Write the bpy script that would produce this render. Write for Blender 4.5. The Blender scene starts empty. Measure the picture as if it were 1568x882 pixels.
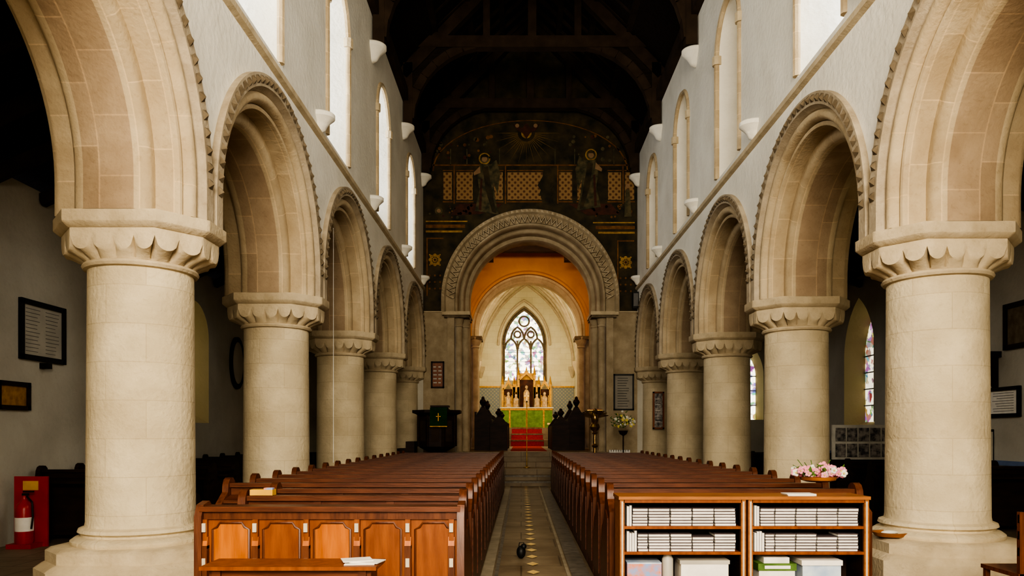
import bpy, bmesh, math, random
from math import sin, cos, pi, radians, sqrt
from mathutils import Vector
random.seed(7)
S = bpy.context.scene
# ---------------------------------------------------------------- materials
MATS = {}
def mat(name, c1, c2=None, scale=4.0, rough=0.8, bump=0.15, bscale=30.0, metal=0.0, emis=None, estr=0.0,
        stretch=(1,1,1), brick=None, spec=0.3, coat=0.0, pattern=None, weather=0.0):
    m = bpy.data.materials.new(name); m.use_nodes = True
    nt = m.node_tree; N = nt.nodes; L = nt.links
    bs = N['Principled BSDF']
    bs.inputs['Roughness'].default_value = rough
    bs.inputs['Metallic'].default_value = metal
    bs.inputs['Specular IOR Level'].default_value = spec
    bs.inputs['Coat Weight'].default_value = coat
    bs.inputs['Coat Roughness'].default_value = 0.25
    if c2 is None: c2 = tuple(x*0.8 for x in c1)
    tc = N.new('ShaderNodeTexCoord'); mp = N.new('ShaderNodeMapping')
    mp.inputs['Scale'].default_value = stretch
    L.new(tc.outputs['Object'], mp.inputs['Vector'])
    nz = N.new('ShaderNodeTexNoise'); nz.inputs['Scale'].default_value = scale; nz.inputs['Detail'].default_value = 6
    L.new(mp.outputs[0], nz.inputs['Vector'])
    rp = N.new('ShaderNodeValToRGB'); rp.color_ramp.elements[0].position = 0.35; rp.color_ramp.elements[1].position = 0.65
    rp.color_ramp.elements[0].color = (*c1, 1); rp.color_ramp.elements[1].color = (*c2, 1)
    L.new(nz.outputs['Fac'], rp.inputs['Fac'])
    col = rp.outputs['Color']
    def mul(a, b, f=1.0):
        mx = N.new('ShaderNodeMix'); mx.data_type = 'RGBA'; mx.blend_type = 'MULTIPLY'; mx.inputs[0].default_value = f
        L.new(a, mx.inputs[6]); L.new(b, mx.inputs[7]); return mx.outputs[2]
    if brick:
        br = N.new('ShaderNodeTexBrick'); src = brick.get('src', 'UV')
        mp2 = N.new('ShaderNodeMapping')
        if 'rot' in brick: mp2.inputs['Rotation'].default_value = brick['rot']
        L.new(tc.outputs[src], mp2.inputs['Vector']); L.new(mp2.outputs[0], br.inputs['Vector'])
        br.inputs['Scale'].default_value = 1.0
        br.inputs['Brick Width'].default_value = brick['w']; br.inputs['Row Height'].default_value = brick['h']
        br.inputs['Mortar Size'].default_value = brick.get('m', 0.006); br.inputs['Mortar Smooth'].default_value = 0.4
        k = brick.get('k', 0.9); j = brick.get('j', 0.8)
        br.inputs['Color1'].default_value = (1, 1, 1, 1); br.inputs['Color2'].default_value = (k, k*0.98, k*0.95, 1)
        br.inputs['Mortar'].default_value = (j, j*0.97, j*0.93, 1)
        col = mul(col, br.outputs['Color'])
    if weather > 0:
        for sc, amt, lo, hi in ((1.3, weather, .42, .72), (22.0, weather*.8, .55, .75)):
            wn = N.new('ShaderNodeTexNoise'); wn.inputs['Scale'].default_value = sc; wn.inputs['Detail'].default_value = 8
            wn.inputs['Roughness'].default_value = .65; wn.inputs['Distortion'].default_value = .6
            L.new(tc.outputs['Object'], wn.inputs['Vector'])
            wr = N.new('ShaderNodeValToRGB'); wr.color_ramp.elements[0].position = lo; wr.color_ramp.elements[1].position = hi
            wr.color_ramp.elements[0].color = (1,1,1,1); wr.color_ramp.elements[1].color = (1-amt,1-amt*1.1,1-amt*1.25,1)
            L.new(wn.outputs['Fac'], wr.inputs['Fac']); col = mul(col, wr.outputs[0])
    if pattern == 'glass':
        vo = N.new('ShaderNodeTexVoronoi'); vo.inputs['Scale'].default_value = 6
        L.new(tc.outputs['Object'], vo.inputs['Vector'])
        hs = N.new('ShaderNodeHueSaturation'); hs.inputs['Saturation'].default_value = 0.8; hs.inputs['Value'].default_value = 0.35
        L.new(vo.outputs['Color'], hs.inputs['Color'])
        r2 = N.new('ShaderNodeValToRGB'); r2.color_ramp.elements[0].position = 0.48; r2.color_ramp.elements[1].position = 0.54
        nz.inputs['Scale'].default_value = 4.0
        L.new(nz.outputs['Fac'], r2.inputs['Fac'])
        mx = N.new('ShaderNodeMix'); mx.data_type = 'RGBA'; L.new(r2.outputs['Color'], mx.inputs[0])
        mx.inputs[6].default_value = (*c1, 1); L.new(hs.outputs[0], mx.inputs[7]); col = mx.outputs[2]
    if pattern == 'diaper':
        ch = N.new('ShaderNodeTexVoronoi'); ch.inputs['Scale'].default_value = 7.5; ch.inputs['Randomness'].default_value = 0.0
        m3 = N.new('ShaderNodeMapping'); m3.inputs['Scale'].default_value = (1,0,1); m3.inputs['Rotation'].default_value = (0,pi/4,0)
        L.new(tc.outputs['Object'], m3.inputs['Vector']); L.new(m3.outputs[0], ch.inputs['Vector'])
        r2 = N.new('ShaderNodeValToRGB'); r2.color_ramp.elements[0].position = 0.22; r2.color_ramp.elements[1].position = 0.36
        r2.color_ramp.elements[0].color = (*c2, 1); r2.color_ramp.elements[1].color = (*c1, 1)
        L.new(ch.outputs['Distance'], r2.inputs['Fac']); col = r2.outputs[0]
    L.new(col, bs.inputs['Base Color'])
    if estr > 0:
        bs.inputs['Emission Strength'].default_value = estr
        if pattern == 'glass': L.new(col, bs.inputs['Emission Color'])
        else: bs.inputs['Emission Color'].default_value = (*(emis or c1), 1)
    if bump > 0:
        nb = N.new('ShaderNodeTexNoise'); nb.inputs['Scale'].default_value = bscale; nb.inputs['Detail'].default_value = 4
        L.new(mp.outputs[0], nb.inputs['Vector'])
        bp = N.new('ShaderNodeBump'); bp.inputs['Strength'].default_value = bump; bp.inputs['Distance'].default_value = 0.02
        L.new(nb.outputs['Fac'], bp.inputs['Height']); L.new(bp.outputs[0], bs.inputs['Normal'])
    MATS[name] = m
    return m
mat('plaster', (0.86,0.83,0.74), (0.78,0.75,0.66), 1.2, 0.9, 0.6, 12, weather=.08)
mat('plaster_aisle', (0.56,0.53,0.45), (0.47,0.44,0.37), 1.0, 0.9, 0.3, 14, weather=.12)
mat('plaster_yellow', (0.56,0.47,0.27), (0.5,0.42,0.23), 1.0, 0.9, 0.3, 14)
mat('stone', (0.70,0.60,0.42), (0.58,0.49,0.335), 2.2, 0.9, 0.6, 22, brick=dict(w=0.75,h=0.36,k=0.91,j=0.84,m=0.006), weather=.16)
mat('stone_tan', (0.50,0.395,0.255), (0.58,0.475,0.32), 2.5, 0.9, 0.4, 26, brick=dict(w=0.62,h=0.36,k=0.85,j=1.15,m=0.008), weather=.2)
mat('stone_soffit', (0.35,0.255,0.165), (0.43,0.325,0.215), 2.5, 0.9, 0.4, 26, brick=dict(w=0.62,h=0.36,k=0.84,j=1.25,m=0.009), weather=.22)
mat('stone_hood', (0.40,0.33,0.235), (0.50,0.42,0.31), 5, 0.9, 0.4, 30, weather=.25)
mat('stone_cap', (0.60,0.50,0.345), (0.50,0.41,0.275), 5, 0.9, 0.4, 26, weather=.18)
mat('stone_jamb', (0.46,0.375,0.255), (0.35,0.28,0.18), 3, 0.9, 0.4, 26, weather=.22)
mat('stone_dark', (0.12,0.09,0.055), (0.20,0.155,0.10), 8, 0.9, 0.3, 30)
mat('plaster_tungsten_lit', (0.60,0.315,0.115), (0.54,0.27,0.09), 1.5, 0.9, 0.1, 10, weather=.1)  # orange of the tungsten light put into the plaster colour
mat('cream_plaster', (0.74,0.68,0.48), (0.68,0.62,0.42), 1.5, 0.9, 0.15, 10, brick=dict(w=0.6,h=0.3,k=0.95,j=0.85,m=0.01,src='Object',rot=(pi/2,0,0)), weather=.1)
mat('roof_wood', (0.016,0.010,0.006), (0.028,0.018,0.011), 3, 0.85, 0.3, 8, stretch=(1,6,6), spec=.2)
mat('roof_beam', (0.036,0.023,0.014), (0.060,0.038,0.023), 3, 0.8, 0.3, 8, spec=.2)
mat('dark_wood', (0.018,0.009,0.005), (0.034,0.016,0.009), 3, 0.55, 0.1, 20, stretch=(1,1,4), spec=.2)
mat('pew_wood', (0.072,0.022,0.010), (0.135,0.044,0.019), 5, 0.40, 0.08, 20, stretch=(0.6,6,6), coat=0.15)
mat('pew_end', (0.075,0.022,0.009), (0.14,0.046,0.018), 5, 0.42, 0.08, 20, stretch=(6,6,0.8), coat=0.1)
mat('honey_wood', (0.34,0.088,0.011), (0.50,0.155,0.022), 4, 0.45, 0.08, 20, stretch=(5,5,0.6), coat=0.1)
mat('honey_dark', (0.17,0.045,0.010), (0.26,0.076,0.017), 4, 0.45, 0.08, 20, stretch=(5,5,0.8), coat=0.1)
mat('shelf_wood', (0.25,0.088,0.022), (0.36,0.14,0.038), 4, 0.5, 0.08, 20, stretch=(0.8,5,5), coat=0.05)
mat('pale_tape_lit_cap', (0.62,0.53,0.40), None, 8, 0.6, 0.0)  # tape edges on bookcases; on pew stiles it paints lit cap tops
mat('floor_stone', (0.20,0.155,0.10), (0.28,0.22,0.15), 2, 0.55, 0.2, 12, brick=dict(w=0.6,h=0.6,k=0.8,j=0.5,m=0.012,src='Object'), weather=.2)
mat('floor_board', (0.07,0.035,0.02), (0.10,0.05,0.028), 3, 0.6, 0.1, 12, brick=dict(w=2.0,h=0.15,k=0.85,j=0.3,m=0.006,src='Object'))
mat('aisle_floor', (0.20,0.145,0.085), (0.28,0.215,0.135), 2, 0.5, 0.15, 12, brick=dict(w=0.9,h=0.7,k=0.82,j=0.5,m=0.012,src='Object'), weather=.25)
mat('tile_pale', (0.46,0.40,0.29), (0.34,0.29,0.20), 5, 0.5, 0.05, weather=.3)
mat('tile_grey', (0.13,0.115,0.095), (0.23,0.205,0.165), 9, 0.5, 0.1, weather=.2)
mat('tile_gold', (0.85,0.60,0.20), (0.7,0.46,0.14), 9, 0.4, 0.0)
mat('carpet_red', (0.36,0.02,0.012), (0.26,0.015,0.01), 20, 0.95, 0.2)
mat('mural_dark', (0.016,0.016,0.008), (0.070,0.048,0.018), 2.6, 0.7, 0.1, 10)
mat('mural_band', (0.25,0.115,0.03), (0.12,0.048,0.016), 6, 0.7, 0.05)
mat('mural_gold', (0.46,0.28,0.075), (0.25,0.14,0.035), 9, 0.6, 0.05)
mat('mural_diaper', (0.33,0.20,0.085), (0.13,0.058,0.026), 6, 0.7, 0.0, pattern='diaper')
mat('mural_robe', (0.14,0.11,0.05), (0.035,0.035,0.018), 6, 0.7, 0.1)
mat('mural_red', (0.10,0.032,0.016), (0.05,0.02,0.011), 6, 0.7, 0.1)
mat('mural_skin', (0.34,0.21,0.11), None, 6, 0.7, 0.0)
mat('window_glass_day', (0.9,0.94,0.98), (0.84,0.9,0.96), 2, 0.3, 0.0, emis=(0.93,0.96,0.99), estr=8.0)
mat('window_glass_dull', (0.75,0.66,0.5), None, 2, 0.3, 0.0, emis=(0.80,0.64,0.42), estr=0.7)
mat('window_glass_warm', (1.0,0.93,0.70), None, 2, 0.3, 0.0, emis=(1.0,0.90,0.64), estr=1.5)
mat('window_glass_stained', (1.0,0.94,0.76), None, 3, 0.3, 0.0, estr=2.4, pattern='glass')
mat('window_glass_aisle_stained', (0.85,0.78,0.58), None, 3, 0.3, 0.0, estr=1.3, pattern='glass')
mat('window_glass_west', (0.95,0.96,1.0), None, 2, 0.3, 0.0, emis=(1.0,0.91,0.75), estr=12.0)
mat('gold', (0.56,0.30,0.05), (0.36,0.18,0.03), 12, 0.4, 0.2, 40, metal=0.35)
mat('brass', (0.40,0.25,0.08), (0.2,0.12,0.035), 10, 0.3, 0.0, metal=0.9)
mat('green_cloth', (0.012,0.05,0.014), (0.009,0.035,0.009), 10, 0.85, 0.1, spec=.1)
mat('green_frontal', (0.17,0.29,0.07), (0.11,0.2,0.045), 6, 0.7, 0.1)
mat('white_cloth', (0.8,0.77,0.68), None, 6, 0.8, 0.05)
mat('paper', (0.86,0.83,0.76), (0.78,0.75,0.68), 12, 0.8, 0.0)
mat('book_cover', (0.12,0.095,0.10), None, 12, 0.6, 0.0)
mat('marble', (0.50,0.47,0.40), (0.40,0.375,0.32), 3, 0.4, 0.0)
mat('slate_tablet', (0.30,0.27,0.22), (0.24,0.215,0.175), 3, 0.5, 0.0)
mat('black', (0.010,0.010,0.010), None, 5, 0.5, 0.0)
mat('text_grey', (0.20,0.19,0.18), None, 5, 0.8, 0.0)
mat('red_paint', (0.45,0.012,0.010), (0.38,0.01,0.01), 5, 0.35, 0.0, coat=0.2)
mat('yellow', (0.75,0.42,0.05), None, 5, 0.6, 0.0)
mat('orange_card', (0.75,0.22,0.03), (0.25,0.35,0.6), 14, 0.6, 0.0)
mat('blue_card', (0.35,0.45,0.62), (0.6,0.68,0.75), 7, 0.6, 0.0)
mat('blue_band', (0.16,0.22,0.38), None, 5, 0.8, 0.0)
mat('leaf', (0.05,0.11,0.02), (0.1,0.18,0.04), 10, 0.7, 0.0)
mat('petal_pink', (0.72,0.18,0.30), (0.8,0.38,0.46), 10, 0.7, 0.0)
mat('petal_white', (0.85,0.83,0.74), None, 10, 0.7, 0.0)
mat('petal_yellow', (0.8,0.68,0.2), None, 10, 0.7, 0.0)
mat('photo_print', (0.06,0.06,0.065), (0.42,0.38,0.34), 14, 0.5, 0.0)
mat('radiator_white', (0.75,0.74,0.70), None, 5, 0.5, 0.0)
mat('statue', (0.40,0.23,0.08), (0.60,0.42,0.24), 9, 0.5, 0.0)
mat('curtain_blue', (0.24,0.27,0.28), (0.42,0.38,0.27), 8, 0.8, 0.0, pattern='diaper')

# ---------------------------------------------------------------- builder
class B:
    def __init__(s): s.v=[]; s.f=[]; s.m=[]; s.uv=[]; s.mats=[]
    def mi(s, n):
        if n not in s.mats: s.mats.append(n)
        return s.mats.index(n)
    def face(s, pts, m, uv=None):
        i=len(s.v); s.v += [tuple(p) for p in pts]; s.f.append(list(range(i,i+len(pts)))); s.m.append(s.mi(m)); s.uv.append(uv)
    def box(s,x0,x1,y0,y1,z0,z1,m):
        i=len(s.v)
        s.v += [(x0,y0,z0),(x1,y0,z0),(x1,y1,z0),(x0,y1,z0),(x0,y0,z1),(x1,y0,z1),(x1,y1,z1),(x0,y1,z1)]
        k=s.mi(m)
        for q in ((3,2,1,0),(4,5,6,7),(0,1,5,4),(1,2,6,5),(2,3,7,6),(3,0,4,7)):
            s.f.append([i+a for a in q]); s.m.append(k); s.uv.append(None)
    def grid(s, rows, m, closed=False, caps=False, uvs=None):
        n=len(rows[0]); i0=len(s.v)
        ms = m if isinstance(m,list) else None
        k=s.mi(m) if ms is None else 0
        kk=[s.mi(x) for x in ms] if ms else None
        for r in rows: s.v += [tuple(p) for p in r]
        for a in range(len(rows)-1):
            for b in range(n if closed else n-1):
                b2=(b+1)%n
                s.f.append([i0+a*n+b, i0+a*n+b2, i0+(a+1)*n+b2, i0+(a+1)*n+b]); s.m.append(kk[b] if kk else k)
                if uvs:
                    u=uvs
                    s.uv.append([u[a][b],u[a][b+1],u[a+1][b+1],u[a+1][b]])
                else: s.uv.append(None)
        if caps:
            s.f.append([i0+b for b in range(n)]); s.m.append(k); s.uv.append(None)
            s.f.append([i0+(len(rows)-1)*n+b for b in range(n)]); s.m.append(k); s.uv.append(None)
    def lathe(s, prof, m, c=(0,0), n=32, sx=1, sy=1, caps=True):
        rows=[]; uvs=[]
        for j,(r,z) in enumerate(prof):
            rows.append([(c[0]+r*cos(2*pi*a/n)*sx, c[1]+r*sin(2*pi*a/n)*sy, z) for a in range(n)])
            uvs.append([(a/n*2*pi*0.5, z) for a in range(n+1)])
        s.grid(rows,m,True,caps,uvs)
    def cyl(s,p0,p1,r0,r1=None,m='black',n=12):
        r1=r0 if r1 is None else r1
        p0=Vector(p0);p1=Vector(p1);d=(p1-p0).normalized()
        a=d.orthogonal().normalized(); b=d.cross(a)
        s.grid([[p+ (a*cos(2*pi*k/n)+b*sin(2*pi*k/n))*r for k in range(n)] for p,r in ((p0,r0),(p1,r1))],m,True,True)
    def tube(s,pts,r,m,n=8):
        pts=[Vector(p) for p in pts]; rows=[]
        up=None
        for i,p in enumerate(pts):
            d=(pts[min(i+1,len(pts)-1)]-pts[max(i-1,0)]).normalized()
            if up is None: up=d.orthogonal().normalized()
            a=(up-d*up.dot(d)).normalized(); up=a; b=d.cross(a)
            rr = r[i] if isinstance(r,(list,tuple)) else r
            rows.append([p+(a*cos(2*pi*k/n)+b*sin(2*pi*k/n))*rr for k in range(n)])
        s.grid(rows,m,True,True)
    def beam(s,p0,p1,w,h,m,up=(0,0,1)):
        p0=Vector(p0);p1=Vector(p1);d=(p1-p0).normalized(); up=Vector(up)
        if abs(d.dot(up))>0.98: up=Vector((0,1,0))
        a=d.cross(up).normalized(); b=a.cross(d).normalized()
        s.grid([[p+a*w/2*i+b*h/2*j for i,j in ((-1,-1),(1,-1),(1,1),(-1,1))] for p in (p0,p1)],m,True,True)
    def ball(s,c,r,m,n=10,k=6):
        if not isinstance(r,(tuple,list)): r=(r,r,r)
        rows=[]
        for i in range(k+1):
            t=-pi/2+pi*i/k; cr=max(cos(t),0.02)
            rows.append([(c[0]+r[0]*cr*cos(2*pi*a/n), c[1]+r[1]*cr*sin(2*pi*a/n), c[2]+r[2]*sin(t)) for a in range(n)])
        s.grid(rows,m,True,True)
    def prism(s, pts, P, d0, d1, m):
        s.grid([[P(u,v,d) for u,v in pts] for d in (d0,d1)],m,True,True)
    def obj(s,name,loc=(0,0,0),parent=None,sharp=38,data_only=False):
        me=bpy.data.meshes.new(name); me.from_pydata(s.v,[],s.f)
        for n in s.mats: me.materials.append(MATS[n])
        for p,k in zip(me.polygons,s.m): p.material_index=k; p.use_smooth=True
        ul=me.uv_layers.new(name='UVMap')
        for p,u in zip(me.polygons,s.uv):
            if u:
                for li,c in zip(p.loop_indices,u): ul.data[li].uv=c
            else:
                nrm=p.normal
                for li in p.loop_indices:
                    co=me.vertices[me.loops[li].vertex_index].co
                    if abs(nrm.x)>0.7: ul.data[li].uv=(co.y,co.z)
                    elif abs(nrm.y)>0.7: ul.data[li].uv=(co.x,co.z)
                    else: ul.data[li].uv=(co.x,co.y)
        bm=bmesh.new(); bm.from_mesh(me); bmesh.ops.recalc_face_normals(bm,faces=bm.faces); bm.to_mesh(me); bm.free()
        me.set_sharp_from_angle(angle=radians(sharp))
        if data_only: return me
        o=bpy.data.objects.new(name,me); o.location=loc; S.collection.objects.link(o)
        if parent: o.parent=parent
        return o
def inst(name,me,loc,rz=0):
    o=bpy.data.objects.new(name,me); o.location=loc; o.rotation_euler=(0,0,rz); S.collection.objects.link(o); return o
def empty(name,loc=(0,0,0)):
    o=bpy.data.objects.new(name,None); o.location=loc; S.collection.objects.link(o); return o

# ---------------------------------------------------------------- key dims
XL,XR=-3.11,3.69; CX=0.29; T=1.3
CLX,CRX=XL-T/2,XR+T/2
AWL,AWR=-6.8,8.0
SPR=3.54; ST=.30
ZE=23.85
YW=-4.85
LC=[7.45+4.1*k for k in range(-3,5)]
RC=[7.85+4.0*k for k in range(-3,5)]
PL=lambda u,v,d:(XL-d,u,v)
PR=lambda u,v,d:(XR+d,u,v)

def arc(uc,hw,spring,kind,n=28):
    if kind=='rect': return [(uc+hw,spring),(uc-hw,spring)]
    if kind=='round': return [(uc+hw*cos(pi*i/n),spring+hw*sin(pi*i/n)) for i in range(n+1)]
    h=n//2
    a=[(uc-hw+2*hw*cos(pi/3*i/h),spring+2*hw*sin(pi/3*i/h)) for i in range(h+1)]
    b=[(uc+hw-2*hw*cos(pi/3*(h-i)/h),spring+2*hw*sin(pi/3*(h-i)/h)) for i in range(1,h+1)]
    return a+b
def wall(b,u0,u1,v0,v1,ops,P,m):
    cur=u0
    for o in sorted(ops,key=lambda o:o['uc']):
        uc,hw,sill,sp,kind=o['uc'],o['hw'],o['sill'],o['spring'],o.get('kind','round')
        if uc-hw>cur+1e-4: b.face([P(cur,v0,0),P(uc-hw,v0,0),P(uc-hw,v1,0),P(cur,v1,0)],m)
        if sill>v0+1e-4: b.face([P(uc-hw,v0,0),P(uc+hw,v0,0),P(uc+hw,sill,0),P(uc-hw,sill,0)],m)
        a=arc(uc,hw,sp,kind)
        for p,q in zip(a,a[1:]):
            b.face([P(*p,0),P(*q,0),P(q[0],v1,0),P(p[0],v1,0)],m)
        if 'depth' in o:
            loop=a+[(uc-hw,sill),(uc+hw,sill)]
            hw2=o.get('hw2',hw); sill2=o.get('sill2',sill); sp2=o.get('spring2',sp)
            loop2=arc(uc,hw2,sp2,kind)+[(uc-hw2,sill2),(uc+hw2,sill2)]
            b.grid([[P(*p,0) for p in loop],[P(*p,o['depth']) for p in loop2]],o.get('rm',m),True)
            if 'glass' in o:
                b.face([P(*p,o['depth']) for p in loop2],o['glass'])
                w_=o.get('bw',.025); bm_=o.get('bm','text_grey')
                for i in range(1,o.get('bars',0)+1):
                    zz=sill2+(sp2-sill2)*i/o['bars']
                    q0=P(uc-hw2,zz,o['depth']-0.02);q1=P(uc+hw2,zz,o['depth']-0.02)
                    b.beam(q0,q1,0.025,0.025,'text_grey')
                if o.get('bars',0):
                    b.beam(P(uc,sill2,o['depth']-0.03),P(uc,sp2+hw2*.9,o['depth']-0.03),w_,w_,bm_)
        cur=uc+hw
    if u1>cur+1e-4: b.face([P(cur,v0,0),P(u1,v0,0),P(u1,v1,0),P(cur,v1,0)],m)
def sweep(b,prof,P,uc,spring,m,n=40,stilt=0.0):
    acc=[0]
    for p,q in zip(prof,prof[1:]): acc.append(acc[-1]+math.dist(p,q))
    rm=sum(p[0] for p in prof)/len(prof)
    rows=[];uvs=[]
    path=[(pi*i/n) for i in range(n+1)]
    if stilt: rows.append([P(uc+r,spring-stilt,d) for r,d in prof]); uvs.append([(-stilt,a) for a in acc])
    for t in path:
        rows.append([P(uc+r*cos(t),spring+r*sin(t),d) for r,d in prof]); uvs.append([(rm*t,a) for a in acc])
    if stilt: rows.append([P(uc-r,spring-stilt,d) for r,d in prof]); uvs.append([(rm*pi+stilt,a) for a in acc])
    b.grid(rows,m,False,False,uvs)
def pyramid(b,P,uc,sp,r,t,size,d0,h,m):
    c=(uc+r*cos(t),sp+r*sin(t)); er=(cos(t),sin(t)); et=(-sin(t),cos(t))
    q=[P(c[0]+size*(i*er[0]+j*et[0]),c[1]+size*(i*er[1]+j*et[1]),d0) for i,j in ((-1,-1),(1,-1),(1,1),(-1,1))]
    top=P(c[0],c[1],d0-h)
    for i in range(4): b.face([q[i],q[(i+1)%4],top],m)

# ---------------------------------------------------------------- nave arcades + clerestory
def arcade(name,cols,P,win,glass):
    b=B()
    ops=[]
    for y0,y1 in zip(cols,cols[1:]):
        ops.append(dict(uc=(y0+y1)/2,hw=(y1-y0)/2-.045,sill=SPR,spring=SPR+ST))
    wall(b,cols[0],ZE,SPR,6.05,ops,P,'plaster')
    P2=lambda u,v,d:P(u,v,T-d)
    wall(b,cols[0],ZE,SPR,6.05,ops,P2,'plaster_aisle')
    for o in ops:
        R=o['hw']
        half=[(R,0),(R,-.075),(R-.15,-.075),(R-.17,-.03),(R-.19,-.0),(R-.20,.02)]
        half+=[(R-.26+.06*cos(a),.03-.05*sin(a)) for a in [pi*i/5 for i in range(6)]]
        half+=[(R-.33,.05),(R-.33,.09)]
        half+=[(R-.365+.035*cos(a),.10-.035*sin(a)) for a in [pi*i/4 for i in range(5)]]
        half+=[(R-.40,.3)]
        half+=[(R-.46,.3),(R-.51,.31),(R-.545,.35),(R-.565,.42)]
        prof=half+[(r,T-d) for r,d in reversed(half)]
        nh=len(half)
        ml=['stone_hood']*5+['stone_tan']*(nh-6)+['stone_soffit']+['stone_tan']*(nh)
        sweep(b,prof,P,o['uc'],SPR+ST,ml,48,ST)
        n=38
        for i in range(n):
            pyramid(b,P,o['uc'],SPR+ST,R-.075,pi*(i+.5)/n,.045,-.079,.04,'stone_dark')
    rows=[]
    for u in (cols[0],ZE):
        rows.append([P(u,6.0,0),P(u,6.03,-.06),P(u,6.09,-.07),P(u,6.13,0)])
    b.grid(rows,'stone_cap')
    wops=[dict(uc=w,hw=.72,sill=6.24,spring=8.5,depth=.75,hw2=.46,sill2=6.55,spring2=8.6,glass=g,rm='plaster',bars=5) for w,g in zip(win,glass)]
    wall(b,cols[0],ZE,6.05,10.35,wops,P,'plaster')
    for w in wops:
        a=arc(w['uc'],w['hw']+.03,w['spring'],'round',20)
        b.tube([P(u,v,.0) for u,v in a],.055,'stone_tan',6)
        for s in (-1,1):
            b.tube([P(w['uc']+s*(w['hw']+.03),6.26,0),P(w['uc']+s*(w['hw']+.03),8.5,0)],.055,'stone_tan',8)
            b.tube([P(w['uc']+s*(w['hw']+.03),8.4,0),P(w['uc']+s*(w['hw']+.03),8.56,0)],.09,'stone_cap',8)
    b.face([P(cols[0],10.35,0),P(ZE,10.35,0),P(ZE,10.35,T),P(cols[0],10.35,T)],'roof_wood')
    b.obj(name)
    for y in cols[1:]:
        yy=min(y,ZE-.3)
        for z,sz in ((6.30,.85),(9.45,1.05)):
            c=B()
            rows=[]
            for (k,zz) in ((.03,-.24),(.10,-.19),(.14,-.10),(.17,-.06),(.23,.0),(.25,.02),(.25,.09),(.23,.11)):
                rows.append([P(yy+k*sz*cos(t)*.95,z+zz*sz,-k*sz*sin(t)*1.15-.002) for t in [pi*i/12 for i in range(13)]])
            c.grid(rows,'plaster',True,True)
            c.obj('stone_corbel')
G='window_glass_day'; D='window_glass_dull'
arcade('wall_left_arcade',LC,PL,[8.9-4.1,8.95,12.75,16.9,21.05],[G]*5)
arcade('wall_right_arcade',RC,PR,[5.4,9.3,13.4,17.25,21.1],[G,G,D,D,D])

# columns
def column_mesh():
    b=B()
    def octo(ax,ay,kx,ky,ns):
        c=[(ax,-ky),(ax,ky),(kx,ay),(-kx,ay),(-ax,ky),(-ax,-ky),(-kx,-ay),(kx,-ay)]
        pts=[];ks=[]
        for i in range(8):
            p=c[i];q=c[(i+1)%8]; n=ns[i]*8
            for j in range(n):
                pts.append((p[0]+(q[0]-p[0])*j/n,p[1]+(q[1]-p[1])*j/n))
                x=(j%8)/8; ks.append(sqrt(max(0,1-(2*x-1)**2)))
        return pts,ks
    rows=[]
    for a,z in ((.78,0),(.78,.24),(.72,.29),(.70,.30),(.70,.40),(.66,.43)):
        rows.append([(x,y,z) for x,y in octo(a,a,a*.6,a*.6,[1]*8)[0]])
    b.grid(rows,'stone_cap',True,True)
    b.lathe([(.60,.41),(.62,.44),(.62,.47),(.58,.50),(.53,.51),(.53,.53),(.56,.55),(.55,.58),(.50,.60),(.492,.64),(.485,1.6),(.475,3.08)],'stone',n=48)
    b.lathe([(.475,3.05),(.51,3.06),(.525,3.085),(.51,3.11),(.475,3.12)],'stone_cap',n=48)
    oc,sc=octo(.72,.57,.41,.2,[2,2,4,2,2,2,4,2])
    circ=[]
    for (x,y) in oc:
        t=math.atan2(y,x); circ.append((.47*cos(t),.47*sin(t)))
    L=lambda c,o,t:(c[0]+(o[0]-c[0])*t,c[1]+(o[1]-c[1])*t)
    rows=[[(c[0],c[1],3.08) for c in circ]]
    rows.append([(*L(c,o,.08+.14*k),3.13) for o,c,k in zip(oc,circ,sc)])
    rows.append([(*L(c,o,.22+.46*k),3.255-.075*k) for o,c,k in zip(oc,circ,sc)])
    rows.append([(o[0]*.95,o[1]*.95,3.315-.125*k) for o,k in zip(oc,sc)])
    rows.append([(o[0]*.955,o[1]*.955,3.32-.105*k) for o,k in zip(oc,sc)])
    rows.append([(o[0]*.955,o[1]*.955,3.385) for o in oc])
    rows+=[[(o[0]*.97,o[1]*.97,3.387) for o in oc],[(o[0]*1.04,o[1]*1.05,3.43) for o in oc],[(o[0]*1.05,o[1]*1.06,3.44) for o in oc],
           [(o[0]*1.05,o[1]*1.06,SPR) for o in oc]]
    b.grid(rows,'stone_cap',True,True)
    return b.obj('stone_column',data_only=True,sharp=40)
cm=column_mesh()
for y in LC[:-1]: inst('stone_column',cm,(CLX,y,0))
for y in RC[:-1]: inst('stone_column',cm,(CRX,y,0))
inst('stone_respond',cm,(CLX,ZE-.05,0)); inst('stone_respond',cm,(CRX,ZE-.05,0))

# ---------------------------------------------------------------- floors
b=B(); b.box(AWL-.3,AWR+.3,YW-.3,20.8,-.2,0,'floor_stone'); b.obj('floor')
b=B()
b.box(-2.95,-.46,4.0,19.6,0,.012,'floor_board'); b.box(.76,3.3,5.6,19.6,0,.012,'floor_board'); b.obj('floor_pew_platform')
b=B()
b.box(-.44,.74,-3,20.8,0,.006,'aisle_floor')
b.box(-.42,-.30,-3,20.8,.006,.012,'tile_pale'); b.box(.53,.72,-3,20.8,.006,.012,'tile_grey')
b.box(-.28,-.24,-3,20.8,.006,.011,'tile_grey'); b.box(.48,.515,-3,20.8,.006,.011,'tile_pale')
y=3.
while y<20.6:
    z=.0125
    b.face([(.13-.07,y,z),(.13,y-.12,z),(.13+.07,y,z),(.13,y+.12,z)],'tile_gold')
    y+=.5
b.obj('floor_aisle_tiles')
b=B()
for i in range(3): b.box(AWL,AWR,20.8+.35*i,ZE+1.5,(0.145)*i-(0 if i else .2),.145*(i+1),'aisle_floor')
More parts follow.
